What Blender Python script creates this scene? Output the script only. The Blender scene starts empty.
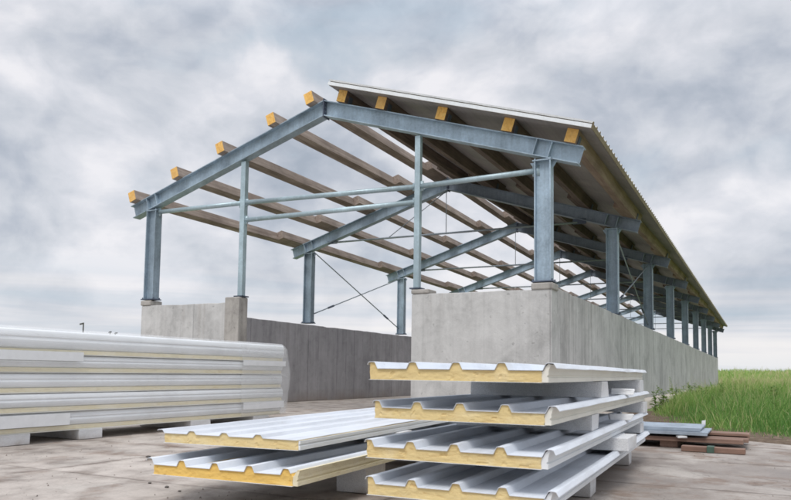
import bpy, math, random
import numpy as np
from mathutils import Vector, Matrix, noise as mnoise

random.seed(7)
rng = np.random.default_rng(11)
sc = bpy.context.scene
COL = sc.collection

# ----------------------------------------------------------------------------- helpers
class MB:
    """collects verts / faces / material slots, then links them as ONE mesh object"""
    def __init__(s):
        s.v = []; s.f = []; s.m = []
    def add(s, verts, faces, mi=0):
        o = len(s.v)
        s.v += [tuple(p) for p in verts]
        for k, f in enumerate(faces):
            s.f.append([o + i for i in f])
            s.m.append(mi[k] if isinstance(mi, (list, tuple)) else mi)
        return s
    def prism(s, poly, o, ax, ay, d, mi=0, cap0=None, cap1=None):
        """poly (counter-clockwise in ax, ay) extruded along d from o"""
        o = Vector(o); ax = Vector(ax); ay = Vector(ay); d = Vector(d)
        if ax.cross(ay).dot(d) < 0:
            poly = poly[::-1]
        n = len(poly)
        a = [o + ax * p[0] + ay * p[1] for p in poly]
        b = [p + d for p in a]
        fs = [[i, (i + 1) % n, n + (i + 1) % n, n + i] for i in range(n)]
        fs.append(list(range(n))[::-1]); fs.append(list(range(n, 2 * n)))
        ms = [mi] * n + [mi if cap0 is None else cap0, mi if cap1 is None else cap1]
        return s.add(a + b, fs, ms)
    def box(s, x0, x1, y0, y1, z0, z1, mi=0):
        return s.prism([(0, 0), (x1 - x0, 0), (x1 - x0, y1 - y0), (0, y1 - y0)], (x0, y0, z0),
                       (1, 0, 0), (0, 1, 0), (0, 0, z1 - z0), mi)
    def obox(s, c, ax, ay, az, hx, hy, hz, mi=0):
        c = Vector(c); ax = Vector(ax).normalized(); ay = Vector(ay).normalized(); az = Vector(az).normalized()
        return s.prism([(-hx, -hy), (hx, -hy), (hx, hy), (-hx, hy)], c - az * hz, ax, ay, az * 2 * hz, mi)
    def tube(s, a, b, r, n=10, mi=0, r2=None):
        a = Vector(a); b = Vector(b); d = (b - a)
        t = d.normalized()
        u = t.orthogonal().normalized(); w = t.cross(u)
        r2 = r if r2 is None else r2
        va = [a + (u * math.cos(2 * math.pi * i / n) + w * math.sin(2 * math.pi * i / n)) * r for i in range(n)]
        vb = [b + (u * math.cos(2 * math.pi * i / n) + w * math.sin(2 * math.pi * i / n)) * r2 for i in range(n)]
        fs = [[i, (i + 1) % n, n + (i + 1) % n, n + i] for i in range(n)]
        fs.append(list(range(n))[::-1]); fs.append(list(range(n, 2 * n)))
        return s.add(va + vb, fs, mi)
    def isec(s, a, d, right, up, w, h, tf, tw, mi=0):
        """I-section from point a along vector d; flanges of width w (along right) at +-h/2 (along up)"""
        x, y = w / 2, h / 2
        t = tw / 2
        poly = [(-x, -y), (x, -y), (x, -y + tf), (t, -y + tf), (t, y - tf), (x, y - tf), (x, y), (-x, y),
                (-x, y - tf), (-t, y - tf), (-t, -y + tf), (-x, -y + tf)]
        return s.prism(poly, a, right, up, d, mi)
    def mesh(s, name, mats):
        me = bpy.data.meshes.new(name)
        me.from_pydata(s.v, [], s.f)
        for m in (mats if isinstance(mats, (list, tuple)) else [mats]):
            me.materials.append(m)
        me.polygons.foreach_set('material_index', s.m)
        me.update()
        return me
    def build(s, name, mats, parent=None, bevel=0, seg=2):
        o = bpy.data.objects.new(name, s.mesh(name, mats))
        COL.objects.link(o)
        if parent: o.parent = parent
        if bevel:
            b = o.modifiers.new('Bevel', 'BEVEL'); b.width = bevel; b.segments = seg
            b.limit_method = 'ANGLE'; b.angle_limit = math.radians(40)
            b.harden_normals = False
        return o

def tag(o, label=None, cat=None, group=None, kind=None):
    if label: o['label'] = label
    if cat: o['category'] = cat
    if group: o['group'] = group
    if kind: o['kind'] = kind
    return o

def empty(name, loc, rz, label, cat, group=None):
    o = bpy.data.objects.new(name, None); COL.objects.link(o)
    o.location = loc; o.rotation_euler = (0, 0, rz); o.empty_display_size = .1
    return tag(o, label, cat, group)

def link_copy(src, name, parent, loc=None):
    o = src.copy(); o.name = name; COL.objects.link(o); o.parent = parent
    if loc is not None: o.location = loc
    return o

# ----------------------------------------------------------------------------- node helpers
def newmat(name):
    m = bpy.data.materials.new(name); m.use_nodes = True
    nt = m.node_tree; nt.nodes.clear()
    out = nt.nodes.new('ShaderNodeOutputMaterial'); b = nt.nodes.new('ShaderNodeBsdfPrincipled')
    nt.links.new(b.outputs[0], out.inputs[0])
    return m, nt, b

class N:
    """tiny expression layer over a node tree"""
    def __init__(s, nt): s.nt = nt
    def node(s, t, **kw):
        n = s.nt.nodes.new(t)
        for k, v in kw.items(): setattr(n, k, v)
        return n
    def put(s, sock, v):
        if isinstance(v, bpy.types.NodeSocket): s.nt.links.new(v, sock)
        elif v is not None: sock.default_value = v
    def math(s, op, a, b=None, c=None, clamp=False):
        n = s.node('ShaderNodeMath', operation=op); n.use_clamp = clamp
        s.put(n.inputs[0], a)
        if b is not None: s.put(n.inputs[1], b)
        if c is not None: s.put(n.inputs[2], c)
        return n.outputs[0]
    def pos(s, scale=(1, 1, 1), obj=False, loc=(0, 0, 0)):
        if obj: v = s.node('ShaderNodeTexCoord').outputs['Object']
        else: v = s.node('ShaderNodeNewGeometry').outputs['Position']
        m = s.node('ShaderNodeMapping'); s.put(m.inputs['Vector'], v); m.inputs['Scale'].default_value = scale
        m.inputs['Location'].default_value = loc
        return m.outputs[0]
    def xyz(s, v):
        n = s.node('ShaderNodeSeparateXYZ'); s.put(n.inputs[0], v); return n.outputs
    def comb(s, x, y, z):
        n = s.node('ShaderNodeCombineXYZ'); s.put(n.inputs[0], x); s.put(n.inputs[1], y); s.put(n.inputs[2], z); return n.outputs[0]
    def noise(s, v, scale, detail=4, rough=.55, dist=0):
        n = s.node('ShaderNodeTexNoise'); s.put(n.inputs['Vector'], v)
        n.inputs['Scale'].default_value = scale; n.inputs['Detail'].default_value = detail
        n.inputs['Roughness'].default_value = rough; n.inputs['Distortion'].default_value = dist
        return n.outputs[0]
    def ramp(s, f, stops, interp='LINEAR'):
        n = s.node('ShaderNodeValToRGB'); s.put(n.inputs[0], f)
        cr = n.color_ramp; cr.interpolation = interp
        while len(cr.elements) < len(stops): cr.elements.new(.5)
        for e, (p, c) in zip(cr.elements, stops):
            e.position = p; e.color = (c, c, c, 1) if isinstance(c, (int, float)) else (*c, 1)
        return n.outputs[0]
    def mix(s, f, a, b, mode='MIX'):
        n = s.node('ShaderNodeMix', data_type='RGBA', blend_type=mode)
        s.put(n.inputs[0], f)
        for i, v in ((6, a), (7, b)):
            if isinstance(v, (tuple, list)) and len(v) == 3: v = (*v, 1)
            if isinstance(v, (int, float)): v = (v, v, v, 1)
            s.put(n.inputs[i], v)
        return n.outputs[2]
    def white(s, v):
        n = s.node('ShaderNodeTexWhiteNoise', noise_dimensions='1D'); s.put(n.inputs['W'], v); return n.outputs['Value']
    def rand(s):
        return s.node('ShaderNodeObjectInfo').outputs['Random']
    def bump(s, h, strength=.3, dist=.01):
        n = s.node('ShaderNodeBump'); n.inputs['Strength'].default_value = strength; n.inputs['Distance'].default_value = dist
        s.put(n.inputs['Height'], h); return n.outputs[0]

def S(*c):
    """sRGB 0-255 -> linear"""
    return tuple(((x / 255 + .055) / 1.055) ** 2.4 if x > 10 else x / 255 / 12.92 for x in c)

M = {}
def steel(name, base, dark=.7, rough=.5, metal=.35):
    m, nt, b = newmat(name); n = N(nt)
    p = n.pos()
    big = n.noise(p, 2.2, 5, .6); fine = n.noise(p, 26, 3, .6); streak = n.noise(n.pos((9, 9, .8)), 2, 4, .6)
    f = n.math('ADD', n.math('MULTIPLY', big, .55), n.math('ADD', n.math('MULTIPLY', fine, .22), n.math('MULTIPLY', streak, .23)))
    c = n.ramp(f, [(.34, tuple(x * dark for x in base)), (.5, base), (.64, tuple(min(1, x * 1.35) for x in base))])
    c = n.mix(1, c, n.ramp(n.rand(), [(0, .84), (1, 1.12)]), 'MULTIPLY')
    rust = n.ramp(n.noise(n.pos((3, 3, 1.2)), 3.1, 6, .7, .5), [(.66, 0), (.76, .5)])
    c = n.mix(rust, c, (.20, .15, .12))
    n.put(b.inputs['Base Color'], c); b.inputs['Metallic'].default_value = metal
    n.put(b.inputs['Roughness'], n.ramp(big, [(.3, rough - .08), (.7, rough + .14)]))
    n.put(b.inputs['Normal'], n.bump(fine, .08, .004))
    M[name] = m
steel('galvanised', (.325, .405, .475), .62)
steel('galvanised_shade', (.20, .235, .285), .62)  # darker copy of galvanised, the shade under the roof put into its colour
steel('galvanised_dark', (.10, .12, .165), .6, .55)
steel('bright_tube', (.40, .50, .545), .8, .42)
steel('rod_steel', (.30, .34, .38), .8, .45, .5)

def wood(name, a, bcol, along='Y', endgrain=False):
    m, nt, b = newmat(name); n = N(nt)
    sc_ = {'Y': (11, .55, 11), 'X': (.55, 11, 11)}[along]
    p = n.pos(sc_); r = n.rand()
    pv = n.node('ShaderNodeVectorMath', operation='ADD'); n.put(pv.inputs[0], p); n.put(pv.inputs[1], n.comb(n.math('MULTIPLY', r, 31), n.math('MULTIPLY', r, 17), 0))
    g = n.noise(pv.outputs[0], 1.6, 6, .65, .6); st = n.noise(n.pos(), 1.1, 4, .6)
    c = n.ramp(g, [(.3, a), (.52, tuple((x + y) / 2 for x, y in zip(a, bcol))), (.72, bcol)])
    c = n.mix(n.ramp(st, [(.42, 0), (.68, .55)]), c, tuple(x * .45 for x in a))
    c = n.mix(n.ramp(r, [(0, .0), (1, .32)]), c, tuple(x * .6 for x in a))
    n.put(b.inputs['Base Color'], c); b.inputs['Roughness'].default_value = .85
    n.put(b.inputs['Normal'], n.bump(g, .35, .01)); M[name] = m
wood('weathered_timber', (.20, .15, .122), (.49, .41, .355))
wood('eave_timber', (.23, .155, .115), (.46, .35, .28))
wood('shaded_timber', (.085, .058, .046), (.25, .185, .15))  # purlins of the roofed slope: timber colour darkened to stand for roof shade
wood('board_timber', (.20, .115, .085), (.46, .31, .24), 'X')
wood('red_board', (.17, .10, .075), (.34, .215, .16), 'X')

m, nt, b = newmat('cut_end'); n = N(nt)
p = n.pos(); g = n.noise(p, 16, 5, .65, .8); rr = n.noise(p, 2.1, 2)
c = n.ramp(g, [(.28, (.62, .33, .08)), (.5, (.86, .50, .13)), (.75, (.92, .64, .25))])
n.put(b.inputs['Base Color'], n.mix(n.ramp(rr, [(.45, 0), (.7, .3)]), c, (.42, .27, .15)))
nn = [q for q in nt.nodes if q.type == 'BSDF_PRINCIPLED'][0]
cc = n.mix(n.ramp(n.rand(), [(0, 0), (1, .22)]), nn.inputs['Base Color'].links[0].from_socket, (.52, .33, .17))
cc = n.mix(n.ramp(n.noise(n.pos((40, 40, 9)), 1, 3, .6), [(.55, 0), (.7, .4)]), cc, (.34, .19, .08))
n.put(b.inputs['Base Color'], cc)
b.inputs['Roughness'].default_value = .8; n.put(b.inputs['Normal'], n.bump(g, .3, .006)); M['cut_end'] = m

def concrete(name, base, streak=.5, boards=.25, tone=.12, panel=2.4, lines=1.0, vert=.5):
    m, nt, b = newmat(name); n = N(nt)
    P = n.node('ShaderNodeNewGeometry').outputs['Position']
    x, y, z = n.xyz(P)
    h = n.math('ADD', x, y)                      # the walls run along x or y: h is the distance along them
    warp = n.noise(P, .9, 3)
    hw = n.math('ADD', h, n.math('MULTIPLY', warp, .02))
    brd = n.math('FLOOR', n.math('DIVIDE', hw, boards)); rv = n.white(brd)
    pan = n.white(n.math('ADD', n.math('FLOOR', n.math('DIVIDE', hw, panel)), 51.3))
    fr = n.math('FRACT', n.math('DIVIDE', hw, boards))
    edge = n.math('ABSOLUTE', n.math('SUBTRACT', fr, .5))
    line = n.ramp(edge, [(.462, 0), (.5, 1)])
    line = n.math('MULTIPLY', line, n.ramp(n.noise(P, 1.7, 4), [(.38, 0), (.62, 1)]))
    fp = n.math('ABSOLUTE', n.math('SUBTRACT', n.math('FRACT', n.math('DIVIDE', hw, panel)), .5))
    pline = n.ramp(fp, [(.4935, 0), (.5, 1)])
    vs = n.noise(n.comb(n.math('MULTIPLY', h, 5), 0, n.math('MULTIPLY', z, .35)), 1.3, 6, .65)
    blot = n.noise(P, 1.0, 7, .62, .5); fine = n.noise(P, 38, 4, .7)
    mott = n.noise(P, 4.2, 6, .68, .8)
    f = n.math('ADD', n.math('ADD', n.math('MULTIPLY', blot, .62 * (1 - vert)), n.math('MULTIPLY', mott, .38 * (1 - vert))), n.math('MULTIPLY', vs, vert))
    lo = tuple(c * (1 - streak * .55) for c in base); hi = tuple(min(1, c * (1 + streak * .35)) for c in base)
    c = n.ramp(f, [(.39, lo), (.5, base), (.60, hi)])
    t = n.math('ADD', n.math('MULTIPLY', n.math('SUBTRACT', rv, .5), tone * 2), 1)
    t = n.math('ADD', t, n.math('MULTIPLY', n.math('SUBTRACT', pan, .5), tone))
    t = n.math('SUBTRACT', t, n.math('MULTIPLY', line, .30 * lines))
    t = n.math('SUBTRACT', t, n.math('MULTIPLY', pline, .34))
    t = n.math('ADD', t, n.math('MULTIPLY', n.math('SUBTRACT', fine, .5), .22))
    c = n.mix(1, c, t, 'MULTIPLY')
    # water runs coming down from the top edge, rust-brown and pale lime
    run = n.noise(n.comb(n.math('MULTIPLY', h, 2.6), 7, n.math('MULTIPLY', z, .12)), 1.5, 5, .7)
    topm = n.ramp(n.math('DIVIDE', z, 2.4), [(.45, 0), (.97, 1)])
    c = n.mix(n.math('MULTIPLY', n.ramp(run, [(.55, 0), (.72, .5)]), topm), c, (.20, .16, .13))
    c = n.mix(n.math('MULTIPLY', n.ramp(run, [(.24, .55), (.38, 0)]), topm), c, (.60, .58, .55))
    low = n.ramp(z, [(.02, .55), (.35, 0)])
    c = n.mix(n.math('MULTIPLY', low, n.ramp(blot, [(.4, .2), (.6, 1)])), c, (.25, .19, .14))
    pit = n.ramp(n.noise(P, 11, 3, .6), [(.285, 1), (.345, 0)])
    c = n.mix(n.math('MULTIPLY', pit, .5), c, tuple(q * .5 for q in base))
    n.put(b.inputs['Base Color'], c); b.inputs['Roughness'].default_value = .88
    hgt = n.math('SUBTRACT', n.math('ADD', fine, n.math('MULTIPLY', rv, .5)), n.math('MULTIPLY', line, 1.2))
    n.put(b.inputs['Normal'], n.bump(n.math('SUBTRACT', hgt, pit), .3, .008)); M[name] = m
concrete('concrete_gable', (.50, .495, .485), .5, .55, .02, 2.45, .25, .22)
concrete('concrete_long', (.485, .475, .47), .68, .5, .06, 2.4, .8, .45)
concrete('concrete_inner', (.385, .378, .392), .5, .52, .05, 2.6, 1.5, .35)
concrete('concrete_rough', (.37, .35, .325), .8, .9, .03, 9, .2, .3)
concrete('concrete_footing', (.66, .60, .53), .4, 1.1, .08, 9)

# --- panels
def white_metal(name, base, rough=.45, dirt=.25):
    m, nt, b = newmat(name); n = N(nt); p = n.pos()
    a = n.noise(p, 1.7, 6, .65, .4); s = n.noise(n.pos(obj=True, scale=(14, .6, 6)), 1.5, 5, .65); f = n.noise(p, 60, 3, .7)
    k = n.math('ADD', n.math('MULTIPLY', a, .5), n.math('MULTIPLY', s, .5))
    c = n.ramp(k, [(.3, tuple(x * (1 - dirt * 1.1) for x in base)), (.52, base), (.7, tuple(min(.9, x * 1.06) for x in base))])
    sp = n.ramp(n.noise(p, 34, 3, .6), [(.29, 1), (.34, 0)])
    c = n.mix(n.math('MULTIPLY', sp, dirt), c, (.35, .31, .27))
    n.put(b.inputs['Base Color'], c)
    n.put(b.inputs['Roughness'], n.ramp(a, [(.3, rough), (.7, rough + .2)]))
    b.inputs['Specular IOR Level'].default_value = .3
    scr = n.ramp(n.noise(n.pos(obj=True, scale=(60, 1.2, 20)), 2, 3, .6), [(.70, 0), (.76, .35)])
    c = n.mix(scr, c, tuple(x * .72 for x in base)); dust = n.ramp(n.noise(n.pos(loc=(4, 2, 7)), .9, 6, .68, .7), [(.5, 0), (.68, .4)])
    c = n.mix(n.math('MULTIPLY', dust, dirt * 2), c, (.56, .51, .45)); n.put(b.inputs['Base Color'], c)
    n.put(b.inputs['Normal'], n.bump(n.noise(p, 4, 3), .14, .02)); M[name] = m
white_metal('sheet_blue', (.70, .74, .80), .5)
white_metal('sheet_white', (.76, .785, .81), .5, .12)
white_metal('sheet_grey', (.63, .66, .71), .6)
white_metal('edge_cream', (.78, .765, .70), .5, .2)
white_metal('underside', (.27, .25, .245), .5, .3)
white_metal('roof_top', (.62, .63, .64), .4, .2)

def foam(name, base, pale, dark):
    m, nt, b = newmat(name); n = N(nt); p = n.pos((5, 5, 26)); q = n.pos()
    g = n.noise(p, 1.4, 6, .7, .7); s = n.noise(q, 46, 4, .75); l = n.noise(q, 3.2, 4, .6, .5)
    c = n.ramp(g, [(.3, dark), (.46, base), (.62, base), (.78, pale)])
    c = n.mix(n.ramp(l, [(.5, 0), (.68, .55)]), c, pale)
    c = n.mix(n.ramp(s, [(.30, .5), (.40, 0)]), c, dark)
    c = n.mix(n.ramp(n.noise(q, 1.1, 3, .5), [(.4, .22), (.62, 0)]), c, dark)
    c = n.mix(n.ramp(n.noise(n.pos((1.2, 1.2, 40)), 2.3, 4, .6, .3), [(.60, 0), (.70, .45)]), c, dark)
    n.put(b.inputs['Base Color'], c); b.inputs['Roughness'].default_value = .95
    n.put(b.inputs['Normal'], n.bump(n.math('ADD', s, g), .5, .008)); M[name] = m
foam('foam_yellow', (.74, .585, .29), (.83, .73, .48), (.56, .38, .16))
foam('foam_orange', (.84, .565, .165), (.88, .69, .31), (.68, .41, .10))
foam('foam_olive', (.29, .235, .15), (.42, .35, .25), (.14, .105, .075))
foam('foam_pale', (.79, .72, .51), (.85, .81, .68), (.64, .54, .35))
foam('foam_white', (.74, .75, .76), (.80, .80, .80), (.60, .61, .64))

m, nt, b = newmat('bead_foam'); n = N(nt)
P = n.pos(); vb = n.node('ShaderNodeTexVoronoi'); n.put(vb.inputs['Vector'], P); vb.inputs['Scale'].default_value = 150
dz = n.noise(P, 3.5, 5, .65, .4); zz = n.xyz(P)[2]
c = n.ramp(vb.outputs['Distance'], [(.2, (.77, .78, .79)), (.75, (.62, .63, .65))])
c = n.mix(n.ramp(dz, [(.48, 0), (.66, .4)]), c, (.50, .46, .41))
c = n.mix(n.math('MULTIPLY', n.ramp(zz, [(.0, .7), (.07, 0)]), n.ramp(dz, [(.35, .3), (.6, 1)])), c, (.30, .25, .21))
n.put(b.inputs['Base Color'], c); b.inputs['Roughness'].default_value = .9
n.put(b.inputs['Normal'], n.bump(n.math('ADD', vb.outputs['Distance'], n.math('MULTIPLY', dz, 2)), .5, .006)); M['bead_foam'] = m

# translucent stretch film round the wrapped bundle
def film(name, cover):
    m = bpy.data.materials.new(name); m.use_nodes = True; nt = m.node_tree; nt.nodes.clear(); n = N(nt)
    out = n.node('ShaderNodeOutputMaterial'); tr = n.node('ShaderNodeBsdfTransparent'); b = n.node('ShaderNodeBsdfPrincipled'); mx = n.node('ShaderNodeMixShader')
    b.inputs['Base Color'].default_value = (.86, .87, .88, 1); b.inputs['Roughness'].default_value = .2
    P = n.pos((.5, .5, 2.2)); w = n.noise(P, 2.6, 6, .62, 1.5)
    w2 = n.noise(n.pos((3, 3, 1)), 3.0, 4, .6, 2.0)
    cr = n.math('ABSOLUTE', n.math('SUBTRACT', n.noise(n.pos((.9, .9, 2.6)), 3.1, 5, .6, 1.2), .5))
    cr = n.ramp(cr, [(0, 1), (.03, .25), (.10, 0)])
    n.put(b.inputs['Normal'], n.bump(n.math('ADD', n.math('MULTIPLY', w, .7), n.math('MULTIPLY', cr, .3)), .22, .015))
    n.put(mx.inputs[0], n.ramp(w, [(.32, cover - .05), (.7, cover + .10)]))
    nt.links.new(tr.outputs[0], mx.inputs[1]); nt.links.new(b.outputs[0], mx.inputs[2]); nt.links.new(mx.outputs[0], out.inputs[0])
    M[name] = m
film('film', .14); film('film_thick', .22)

def plain(name, col, rough=.7, metal=0, var=.25, scale=9):
    m, nt, b = newmat(name); n = N(nt); g = n.noise(n.pos(), scale, 5, .65)
    n.put(b.inputs['Base Color'], n.ramp(g, [(.3, tuple(x * (1 - var) for x in col)), (.7, tuple(min(1, x * (1 + var)) for x in col))]))
    b.inputs['Roughness'].default_value = rough; b.inputs['Metallic'].default_value = metal
    n.put(b.inputs['Normal'], n.bump(g, .2, .006)); M[name] = m
plain('tape_white', (.74, .755, .77), .5, 0, .05)
plain('stone_dark', (.09, .08, .07)); plain('pole_dark', (.07, .065, .06)); plain('roof_far', (.12, .115, .12))
plain('black_gap', (.03, .025, .025)); plain('grey_sheet', (.31, .36, .42), .5, .1, .3, 4)
plain('green_strap', (.06, .11, .08), .6); plain('weed_stem', (.10, .12, .04), .8)

# --- ground
m, nt, b = newmat('yard_concrete'); n = N(nt)
P = n.node('ShaderNodeNewGeometry').outputs['Position']; x, y, z = n.xyz(P)
w = n.math('MULTIPLY', n.math('SUBTRACT', n.noise(P, 1.3, 4), .5), .07)
yy = n.math('DIVIDE', n.math('ADD', n.math('ADD', y, 7.12), w), 1.93); xx = n.math('DIVIDE', n.math('ADD', n.math('ADD', x, 2.3), w), 3.1)
rowr = n.white(n.math('FLOOR', yy)); slab = n.white(n.math('ADD', n.math('MULTIPLY', n.math('FLOOR', yy), 7.31), n.math('FLOOR', xx)))
def jl(v, width):
    e = n.math('ABSOLUTE', n.math('SUBTRACT', n.math('FRACT', v), .5)); return n.ramp(e, [(.5 - width, 0), (.5, 1)])
joint = n.math('MAXIMUM', jl(yy, .013), jl(xx, .008))
soft = n.math('MAXIMUM', jl(yy, .09), jl(xx, .05))
big = n.noise(P, .55, 7, .62, .6); mid = n.noise(n.pos((1.2, .95, 1)), 2.6, 6, .6, .2); fine = n.noise(P, 42, 4, .75)
k = n.math('ADD', n.math('MULTIPLY', big, .6), n.math('MULTIPLY', mid, .4))
c = n.ramp(k, [(.34, (.19, .16, .14)), (.45, (.31, .27, .24)), (.54, (.395, .352, .318)), (.66, (.51, .465, .425))])
c = n.mix(1, c, n.math('ADD', n.math('MULTIPLY', slab, .28), .84), 'MULTIPLY')
# a dark damp lane beside the stacked panels and a pale one before it
lane = n.math('MULTIPLY', n.ramp(n.math('ADD', y, n.math('MULTIPLY', mid, .5)), [(0, 0), (1, 1)]), 0)
d1 = n.math('ABSOLUTE', n.math('SUBTRACT', n.math('ADD', y, n.math('MULTIPLY', w, 4)), -4.3))
damp = n.math('MULTIPLY', n.ramp(d1, [(.55, 1), (.98, 0)]), n.ramp(x, [(.0, 0), (1, 1)]))
c = n.mix(n.math('MULTIPLY', damp, n.ramp(big, [(.35, .7), (.68, .4)])), c, (.21, .178, .158))
c = n.mix(n.math('MULTIPLY', soft, n.ramp(mid, [(.4, .65), (.6, 0)])), c, (.17, .13, .105))
c = n.mix(n.math('MULTIPLY', joint, .8), c, (.075, .06, .05))
vn = n.node('ShaderNodeTexVoronoi', feature='DISTANCE_TO_EDGE'); vn.inputs['Scale'].default_value = .55
wp = n.node('ShaderNodeVectorMath', operation='ADD'); n.put(wp.inputs[0], P)
nw = n.node('ShaderNodeTexNoise'); n.put(nw.inputs['Vector'], P); nw.inputs['Scale'].default_value = 2.2; nw.inputs['Detail'].default_value = 6
n.put(wp.inputs[1], nw.outputs['Color']); n.put(vn.inputs['Vector'], wp.outputs[0])
crack = n.math('MULTIPLY', n.ramp(vn.outputs['Distance'], [(0, 1), (.010, 0)]), n.ramp(big, [(.45, 0), (.55, 1)]))
c = n.mix(n.math('MULTIPLY', crack, .7), c, (.11, .09, .08))
patch = n.ramp(n.noise(n.pos((1.2, .8, 1), loc=(3, 7, 0)), .8, 6, .6, .4), [(.52, 0), (.60, .4)])
c = n.mix(patch, c, (.56, .52, .475))
spot = n.ramp(n.noise(P, 8.5, 4, .6), [(.27, 1), (.335, 0)])
c = n.mix(n.math('MULTIPLY', spot, .55), c, (.12, .095, .08))
stain = n.ramp(n.noise(n.pos(loc=(1.3, 6.2, 0)), 1.5, 6, .66, .3), [(.53, 0), (.63, .75)])
c = n.mix(stain, c, (.20, .14, .105))
c = n.mix(n.math('MULTIPLY', n.ramp(x, [(-.0, .5), (1.0, 0)]), n.ramp(mid, [(.38, .0), (.58, .9)])), c, (.55, .49, .44))
spot2 = n.ramp(n.noise(n.pos(loc=(9, 3, 0)), 2.6, 5, .7, .8), [(.64, 0), (.72, .6)])
c = n.mix(spot2, c, (.26, .18, .14))
c = n.mix(.35, c, n.math('ADD', n.math('MULTIPLY', fine, .8), .1), 'OVERLAY')
n.put(b.inputs['Base Color'], c)
n.put(b.inputs['Roughness'], n.math('SUBTRACT', n.ramp(big, [(.35, .62), (.55, .9)]), n.math('MULTIPLY', damp, .2)))
hg = n.math('SUBTRACT', n.math('ADD', fine, n.math('MULTIPLY', mid, 1.5)), n.math('MULTIPLY', n.math('MAXIMUM', joint, crack), 3))
n.put(b.inputs['Normal'], n.bump(hg, .28, .01)); M['yard_concrete'] = m

m, nt, b = newmat('field_ground'); n = N(nt)
P = n.pos(); a = n.noise(P, .11, 6, .6, .5); g = n.noise(P, 1.6, 6, .7); bl = n.noise(n.pos((.02, .09, 1)), 1.0, 4, .6)
c = n.ramp(a, [(.33, (.15, .22, .055)), (.5, (.22, .29, .085)), (.66, (.33, .34, .14))])
c = n.mix(n.ramp(bl, [(.48, 0), (.66, .6)]), c, (.22, .20, .10))
c = n.mix(n.ramp(g, [(.4, .45), (.6, 0)]), c, (.045, .075, .018))
n.put(b.inputs['Base Color'], c); b.inputs['Roughness'].default_value = .95
n.put(b.inputs['Normal'], n.bump(g, .8, .1)); M['field_ground'] = m

m, nt, b = newmat('bare_soil'); n = N(nt)
P = n.pos(); g = n.noise(P, 7, 6, .7); 
n.put(b.inputs['Base Color'], n.ramp(g, [(.3, (.075, .05, .032)), (.5, (.15, .105, .07)), (.72, (.27, .21, .155))]))
b.inputs['Roughness'].default_value = .95; n.put(b.inputs['Normal'], n.bump(g, 1, .06)); M['bare_soil'] = m

def leafmat(name, stops, trans=.3):
    m, nt, b = newmat(name); n = N(nt)
    at = n.node('ShaderNodeAttribute', attribute_name='tint')
    c = n.ramp(at.outputs['Fac'], stops)
    n.put(b.inputs['Base Color'], c); b.inputs['Roughness'].default_value = .7
    tl = n.node('ShaderNodeBsdfTranslucent'); n.put(tl.inputs[0], c)
    mx = n.node('ShaderNodeMixShader'); mx.inputs[0].default_value = trans
    out = [q for q in nt.nodes if q.type == 'OUTPUT_MATERIAL'][0]
    nt.links.new(b.outputs[0], mx.inputs[1]); nt.links.new(tl.outputs[0], mx.inputs[2]); nt.links.new(mx.outputs[0], out.inputs[0])
    M[name] = m
leafmat('grass_blade', [(0, (.11, .25, .055)), (.3, (.20, .37, .085)), (.6, (.31, .46, .125)), (.85, (.47, .52, .21)), (1, (.60, .53, .32))], .4)
leafmat('weed_leaf', [(0, (.12, .22, .05)), (.5, (.20, .32, .08)), (1, (.34, .42, .15))], .45)

# ----------------------------------------------------------------------------- setting: ground, yard, grass
def ground_z(x, y):
    r = max(0.0, y - 45)
    s = min(1.0, r / 90.0)
    z = 1.55 * s * s * (3 - 2 * s)
    return z if x > -20 else z * .6
mb = MB()
xs = [-900, -400, -150, -60, -20, -10, 0, 5, 12, 20, 30, 45, 70, 110, 170, 260, 420, 700, 1200]
ys = [-60, -25, -10, 0, 10, 20, 30, 40, 45, 52, 60, 68, 76, 85, 95, 105, 115, 125, 135, 180, 260, 420, 800, 1600]
vs = [(x, y, ground_z(x, y) - .012) for y in ys for x in xs]
nx = len(xs)
fs = [[j * nx + i, j * nx + i + 1, (j + 1) * nx + i + 1, (j + 1) * nx + i] for j in range(len(ys) - 1) for i in range(nx - 1)]
mb.add(vs, fs)
g = mb.build('ground', M['field_ground']); tag(g, 'open green field reaching to the horizon', None, None, 'structure')
for pl in g.data.polygons: pl.use_smooth = True

# concrete yard: one irregular sheet in front of and inside the shed; its right edge meets the grass
edge = [(0.45, 49), (0.45, 6.0), (.7, 5.1), (1.0, 3.9), (1.35, 2.6), (1.75, 1.2), (2.3, .25), (2.85, -.2), (3.5, -.6), (4.2, -1.1), (5.4, -2.1), (7, -3.4), (10, -5), (14, -6), (14, -25), (-30, -25), (-30, -2), (-12, -1.2), (-9.5, 2), (-9.5, 49)]
mb = MB(); mb.add([(x, y, -.004) for x, y in edge], [list(range(len(edge)))[::-1]])
yd = mb.build('yard', M['yard_concrete']); tag(yd, 'worn stained concrete slabs of the yard', None, None, 'structure')
# strip of bare earth along the yard's edge
inner = [(0.5, 6.2), (.8, 5.2), (1.15, 3.9), (1.5, 2.6), (1.9, 1.3), (2.4, .4), (2.9, -.05), (3.5, -.4), (4.4, -1.1), (5.6, -2.0), (7.4, -3.4)]
vs, fs = [], []
for i, (x, y) in enumerate(inner):
    for k, (off, z) in enumerate(((-.35, -.008), (-.1, .02), (.2, .04), (.7, .03), (1.4, -.02))):
        vs.append((x + off * .75 + random.uniform(-.08, .08), y + off * .75 + random.uniform(-.08, .08), z + (random.uniform(-.012, .02) if 0 < k < 4 else 0)))
for i in range(len(inner) - 1):
    for k in range(4): fs.append([i * 5 + k, i * 5 + k + 1, (i + 1) * 5 + k + 1, (i + 1) * 5 + k])
mb = MB(); mb.add(vs, fs); eb = mb.build('earth_bank', M['bare_soil']); tag(eb, 'strip of bare brown earth where the grass meets the yard', None, None, 'structure')
for pl in eb.data.polygons: pl.use_smooth = True
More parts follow.
